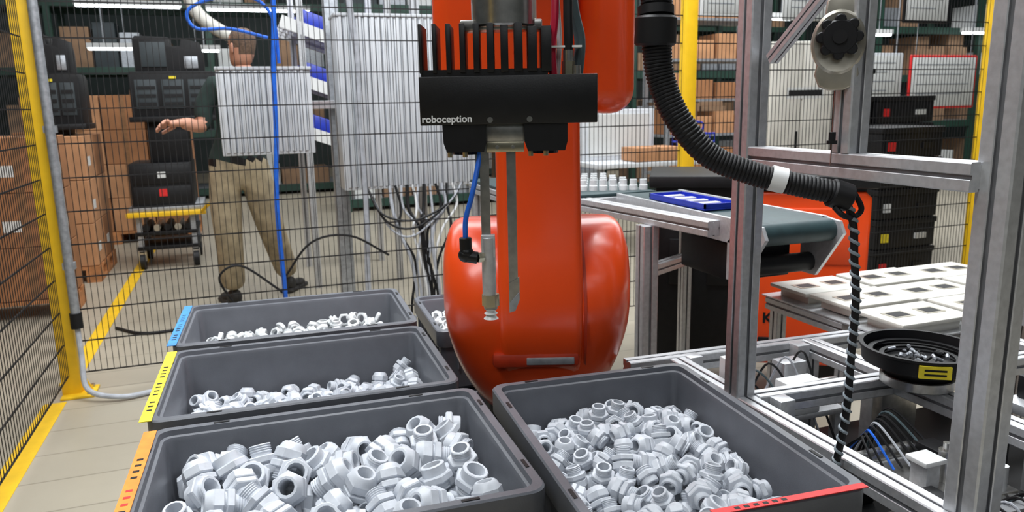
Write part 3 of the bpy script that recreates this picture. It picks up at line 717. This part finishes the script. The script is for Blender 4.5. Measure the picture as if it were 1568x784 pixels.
def man():
    q=B('man')
    V=[(-.02,5.15,.94),(-.01,5.14,1.08),(.02,5.13,1.25),(.045,5.12,1.40),(.055,5.12,1.50),(.06,5.11,1.58),
       (-.125,5.11,1.43),(-.20,5.10,1.30),(-.205,5.07,1.18),(-.265,5.01,1.195),(-.325,4.96,1.215),
       (.22,5.13,1.43),(.28,5.13,1.28),(.285,5.20,1.13),(.22,5.33,1.14),(.14,5.42,1.17),
       (-.11,5.16,.86),(-.125,5.16,.70),(-.125,5.13,.50),(-.125,5.17,.30),(-.125,5.22,.11),
       (.075,5.17,.86),(.10,5.17,.70),(.14,5.18,.52),(.19,5.32,.32),(.24,5.46,.13)]
    E=[(0,1),(1,2),(2,3),(3,4),(4,5),(3,6),(6,7),(7,8),(8,9),(9,10),(3,11),(11,12),(12,13),(13,14),(14,15),(0,16),(16,17),(17,18),(18,19),(19,20),(0,21),(21,22),(22,23),(23,24),(24,25)]
    r=[(.17,.13),(.16,.125),(.17,.125),(.14,.11),(.065,.065),(.055,.055),.072,.062,.052,.044,.036,.072,.062,.052,.044,.036,
       .118,.108,.094,.088,.082,.118,.108,.094,.088,.082]
    def mf(c):
        if c.z>1.51 and abs(c.x-.055)<.09: return 'skin'
        if c.z<.955: return 'khaki'
        if c.x<-.19 and c.z<1.24 and c.y<5.10: return 'skin'
        if c.y>5.20 and c.z<1.22 and c.x>.1 and c.z>1.05: return 'skin'
        if c.z<.985: return 'blackp'
        return 'shirt'
    skin(q,V,E,r,mf,2)
    hand(q,(-.318,4.965,1.213),(-1,-.5,-.05),(.2,-.6,-1),1.08)
    hand(q,(.14,5.42,1.17),(-.7,.6,.1),(0,0,-1),1.0,-1)
    H=Vector((.06,5.10,1.665));T=Matrix.Translation(H)@Matrix.Rotation(math.radians(-55),4,'Z')
    old=q.M;q.M=T
    n=24;rings=[]
    hp=[(-.120,.030,.040,-.030),(-.108,.048,.058,-.022),(-.085,.058,.072,-.014),(-.05,.064,.082,-.006),(-.01,.070,.091,0),(.03,.074,.096,.004),(.065,.070,.090,.006),(.092,.055,.070,.006),(.108,.03,.04,.006),(.113,.004,.006,.006)]
    for z,a,b,off in hp: rings.append([(off+b*math.cos(2*PI*i/n)-(.012 if z<-.04 and math.cos(2*PI*i/n)<-.5 else 0),a*math.sin(2*PI*i/n),z) for i in range(n)])
    def hm(f):
        k=f[0]//n;i=f[0]%n;cx=math.cos(2*PI*(i+.5)/n)
        if k>=6: return 'hair'
        if k>=4 and cx>-.30: return 'hair'
        if k>=3 and cx>.5: return 'hair'
        return 'skin'
    vs=[p for rg in rings for p in rg];fs=[(k*n+i,k*n+(i+1)%n,(k+1)*n+(i+1)%n,(k+1)*n+i) for k in range(len(hp)-1) for i in range(n)]+[tuple(range(n))]
    q.add(vs,fs,hm)
    q.prism([(-.088,.02),(-.112,-.025),(-.108,-.033),(-.085,-.035)],'y',-.011,.011,'skin',.003)
    q.cbox((-.092,0,-.06),(.008,.045,.008),'red',bev=.003)
    for sgn in (-1,1):
        q.sph((-.078,sgn*.03,.0),.012,'white');q.sph((-.087,sgn*.03,.0),.0055,'blackp');q.cbox((-.088,sgn*.03,.02),(.01,.03,.006),'hair',bev=.002)
        q.sph((.0,sgn*.074,-.01),.03,'skin',(.55,.25,1))
    q.M=old
    for (x,y,a) in ((-.125,5.21,20),(.24,5.46,-30)):
        q.M=Matrix.Translation((x,y,0))@Matrix.Rotation(math.radians(a),4,'Z')
        q.box(-.048,.048,-.06,.21,0,.03,'shoe',.012);q.sph((0,.13,.035),.05,'shoe',(.9,1.6,.68));q.sph((0,0,.06),.055,'shoe',(.85,1.1,1.0))
        q.M=Matrix.Identity(4)
    q.done(ang=80)
man()
# ------------------------------------------------------------------ background furniture
def bg():
    q=B('flow_rack')
    for x in (.45,1.05):
        for y in (5.5,6.3): q.prof((x,y,0),(x,y,2.2),.045)
    for k,(z) in enumerate((1.0,1.35,1.70)):
        T=Matrix.Translation((.75,5.95,z))@Matrix.Rotation(math.radians(20),4,'Y')
        for i in range(5): q.box(-.46,.42,-.45+i*.22,-.42+i*.22,-.01,.01,'alu',T=T)
        q.box(-.46,.42,-.47,-.455,-.03,.05,'white',T=T)
        for i in range(22): q.box(-.42+i*.038,-.41+i*.038,-.45,.45,.008,.02,'white',T=T)
        for j in range(2):
            for i in range(2): q.box(-.36+i*.38,-.04+i*.38,-.42+j*.44,-.06+j*.44,.025,.14,'bluet',.01,T=T)
    q.done()
    def rack(x0,y0,n,levels,seed,bw=2.0):
        rs=random.Random(seed);q=B('storage_rack')
        for i in range(n+1):
            for y in (y0,y0+.9): q.box(x0+i*bw-.04,x0+i*bw+.04,y-.04,y+.04,0,3.9,'dkgreen')
        for z in levels:
            for y in (y0,y0+.9): q.box(x0,x0+n*bw,y-.025,y+.025,z-.1,z,'dkgreen')
            q.box(x0,x0+n*bw,y0,y0+.9,z-.02,z,'galv')
            for i in range(n):
                x=x0+i*bw+.1
                while x<x0+(i+1)*bw-.5:
                    w=rs.uniform(.3,.45)
                    if rs.random()<.8:
                        m=rs.choice(['cartond','cartond','cartond','galv','cartond','darkbox','paper']);h=rs.uniform(.22,.42)
                        q.box(x,x+w-.03,y0+.05,y0+.6,z,z+h,m,.004,1)
                        if rs.random()<.4: q.box(x,x+w-.05,y0+.1,y0+.6,z+h,z+h*1.5,m,.004,1)
                    x+=w
        q.done()
    rack(1.2,9.5,3,(.15,.95,1.7,2.5,3.2),11);rack(-6.3,12,4,(.15,1.0,1.9,2.8),12);rack(9,9.0,4,(.15,.9,1.6,2.3,3.0),13);rack(3.0,13,4,(.15,1.0,1.8,2.7),14)
    q=B('storage_shelf')
    for x in (4.6,5.9):
        for y in (7.6,8.1): q.box(x-.025,x+.025,y-.025,y+.025,0,2.4,'galv')
    rs=random.Random(9)
    for z in (.45,.9,1.3,1.75,2.2):
        q.box(4.6,5.9,7.6,8.1,z-.03,z,'galv')
        for i in range(4):
            h=rs.uniform(.15,.3);q.box(4.66+i*.3,4.92+i*.3,7.62,8.0,z,z+h,rs.choice(['carton','cartonl','cartonl']),.004,1)
    q.done()
    q=B('steel_cabinet',RL)
    q.box(1.86,2.33,5.5,5.9,0,1.68,'cream',.01);q.box(1.875,2.09,5.485,5.5,.08,1.66,'cream',.004);q.box(2.10,2.315,5.485,5.5,.08,1.66,'cream',.004)
    q.box(2.06,2.075,5.475,5.487,.9,1.05,'blackp');q.box(1.99,2.25,5.483,5.486,1.28,1.36,'paper');q.box(2.0,2.24,5.481,5.484,1.30,1.34,'wire')
    q.done()
    def board(x0,x1,z0,z1,y,m):
        q=B('notice_board')
        q.box(x0,x1,y,y+.03,z0,z1,m,.01);q.box(x0+.025,x1-.025,y-.004,y+.01,z0+.025,z1-.025,'paper',.004)
        for k in range(4):
            zz=z1-.1-k*(z1-z0-.15)/4;q.box(x0+.08,x1-.1-(k%2)*.1,y-.006,y-.003,zz,zz+.008,'cabd')
        for x in (x0+.08,x1-.08): q.cyl((x,y+.02,z1),(x,y+.02,5.6),.006,'galv',6)
        q.done()
    board(6.44,7.35,1.15,1.69,6.0,'red');board(5.9,6.36,1.2,1.71,6.02,'cab');board(6.3,6.9,2.0,2.5,6.0,'blackp');board(3.95,4.5,2.02,2.4,6.0,'white');board(4.85,5.5,2.0,2.4,6.0,'paper')
    board(8.6,9.2,2.0,2.6,6.6,'white')
    q=B('black_crate_stack')
    for sx,(x0,x1,y0,y1,n) in enumerate(((4.15,4.72,4.05,4.6,5),(4.35,4.75,4.75,5.3,7),(4.80,5.4,4.75,5.3,6))):
        for k in range(n):
            z=.0+k*.215
            q.box(x0+.01,x1-.01,y0+.01,y1-.01,z,z+.2,'blackp',.008);q.box(x0,x1,y0,y1,z+.17,z+.21,'blackp',.006)
            q.box(x0+.03,x0+.05,y0-.002,y0+.0,z+.04,z+.15,'rubber')
            m=['red','yel','gland_w','yel','red','paper','bll'][(k+sx)%7];q.box(x0+.06,x0+.12,y0-.004,y0+.012,z+.05,z+.11,m)
            q.box(x1-.2,x1-.1,y0-.004,y0+.012,z+.06,z+.10,'paper' if k%2 else 'rubber')
    q.done()
    q=B('packing_table')
    q.box(2.75,4.0,5.6,6.3,.74,.78,'cab',.005)
    for x in (2.8,3.95):
        for y in (5.65,6.25): q.box(x-.025,x+.025,y-.025,y+.025,0,.74,'galv')
    q.box(2.8,3.5,6.0,6.3,.78,1.22,'cab',.006);q.box(2.85,3.45,5.99,6.0,.82,1.18,'paper')
    q.done()
    q=B('cardboard_box');q.box(3.12,3.55,5.62,5.9,.785,.90,'cartonl',.004);q.box(3.32,3.34,5.618,5.902,.786,.902,'tape');q.done()
    q=B('blue_wire_basket')
    for z in (.79,.86,.93,1.0): q.tube([(3.6,5.65,z),(3.9,5.65,z),(3.9,5.85,z),(3.6,5.85,z),(3.6,5.65,z)],.009,'bluet',n=6,smooth=False)
    for i in range(7):
        x=3.6+.05*i
        for y in (5.65,5.85): q.cyl((x,y,.79),(x,y,1.0),.005,'bluet',6)
    q.tube([(3.6,5.65,1.0),(3.62,5.7,1.08),(3.75,5.75,1.1),(3.88,5.8,1.08),(3.9,5.85,1.0)],.01,'bluet',n=6)
    q.done()
    q=B('beige_arm_standin')  # simple pipe added as stand-in for a beige robot arm
    q.tube([(-.35,7.6,2.6),(-.30,7.6,2.2),(-.1,7.6,2.0),(.1,7.6,1.92)],.06,'cream',n=16);q.box(-.6,-.3,7.4,7.7,2.45,2.8,'cream',.02);q.cyl((-.45,7.55,2.8),(-.45,7.55,5.6),.02,'galv',10)
    q.done()
    q=B('hanging_lights')
    def lum(x0,x1,y,z):
        q.box(x0,x1,y-.06,y+.06,z,z+.06,'white');q.box(x0+.02,x1-.02,y-.045,y+.045,z-.025,z,'lamp')
        for x in (x0+.2,x1-.2): q.cyl((x,y,z+.06),(x,y,5.6),.008,'galv',6)
    for (x0,x1,y,z) in ((-1.9,-.6,11.6,2.68),(-.3,1.1,11.6,2.66),(1.3,2.2,11.6,2.64),(-1.75,-1.1,11.2,2.10),(-.65,-.15,11.2,2.08),(2.4,3.6,11.6,2.58),(7.6,8.8,8.6,2.15),(10.2,12,8.6,2.2),(5.4,7.2,8.7,2.35)): lum(x0,x1,y,z)
    for x in (-3,0,3,6,9,12):
        for y in (1,4,7,10): q.box(x,x+1.5,y-.08,y+.08,5.45,5.55,'lamp')
    q.done()
bg()
# ------------------------------------------------------------------ lights
def area(name,loc,sx,sy,power,rot=(0,0,0),col=(.95,.98,1)):
    l=bpy.data.lights.new(name,'AREA');l.shape='RECTANGLE';l.size=sx;l.size_y=sy;l.energy=power;l.color=col
    o=bpy.data.objects.new(name,l);o.location=loc;o.rotation_euler=rot;bpy.context.collection.objects.link(o);return o
area('cabinet_fill',(.8,2.2,4.6),2.6,.6,170)
area('cabinet_fill',(-1.5,.2,4.2),2.5,.7,70,(math.radians(18),math.radians(-22),0))
area('cabinet_fill',(.7,1.6,3.9),3.0,.8,80,(math.radians(55),0,0))  # added fill tilted at the cabinet fronts, not a lamp of the hall
area('cabinet_fill',(2.5,5.6,4.8),8,1.2,245)
area('cabinet_fill',(-2.5,6,4.8),3,2,38)
area('cabinet_fill',(7,6,4.8),6,3,215)
area('cabinet_fill',(6,12,5),14,2,260,col=(1,.97,.92))
area('cabinet_fill',(0,-2.5,3.6),4,1.2,30,(math.radians(50),0,0))
w=bpy.data.worlds.new('World');bpy.context.scene.world=w;w.use_nodes=True;w.node_tree.nodes['Background'].inputs[0].default_value=(.5,.6,.7,1);w.node_tree.nodes['Background'].inputs[1].default_value=.3
# ------------------------------------------------------------------ camera
p=math.radians(11.4);Fh=Vector((math.sin(YAW),math.cos(YAW),0));r0=Vector((math.cos(YAW),-math.sin(YAW),0));Z=Vector((0,0,1))
fw=Fh*math.cos(p)-Z*math.sin(p);d0=-Fh*math.sin(p)-Z*math.cos(p)
rt=(r0+d0*.0204).normalized();up=-(d0-r0*.0204).normalized()
cam=bpy.data.cameras.new('camera');cam.lens=36*1150/1568;cam.sensor_width=36;cam.clip_start=.02;cam.clip_end=100
co=bpy.data.objects.new('camera',cam);bpy.context.collection.objects.link(co)
Mx=Matrix((rt,up,-fw)).transposed().to_4x4();Mx.translation=Vector((0,0,1.28));co.matrix_world=Mx
cam.dof.use_dof=True;cam.dof.focus_distance=1.35;cam.dof.aperture_fstop=8
sc=bpy.context.scene;sc.camera=co
try:
    sc.view_settings.view_transform='Standard';sc.view_settings.look='None'
except Exception as e: print(e)
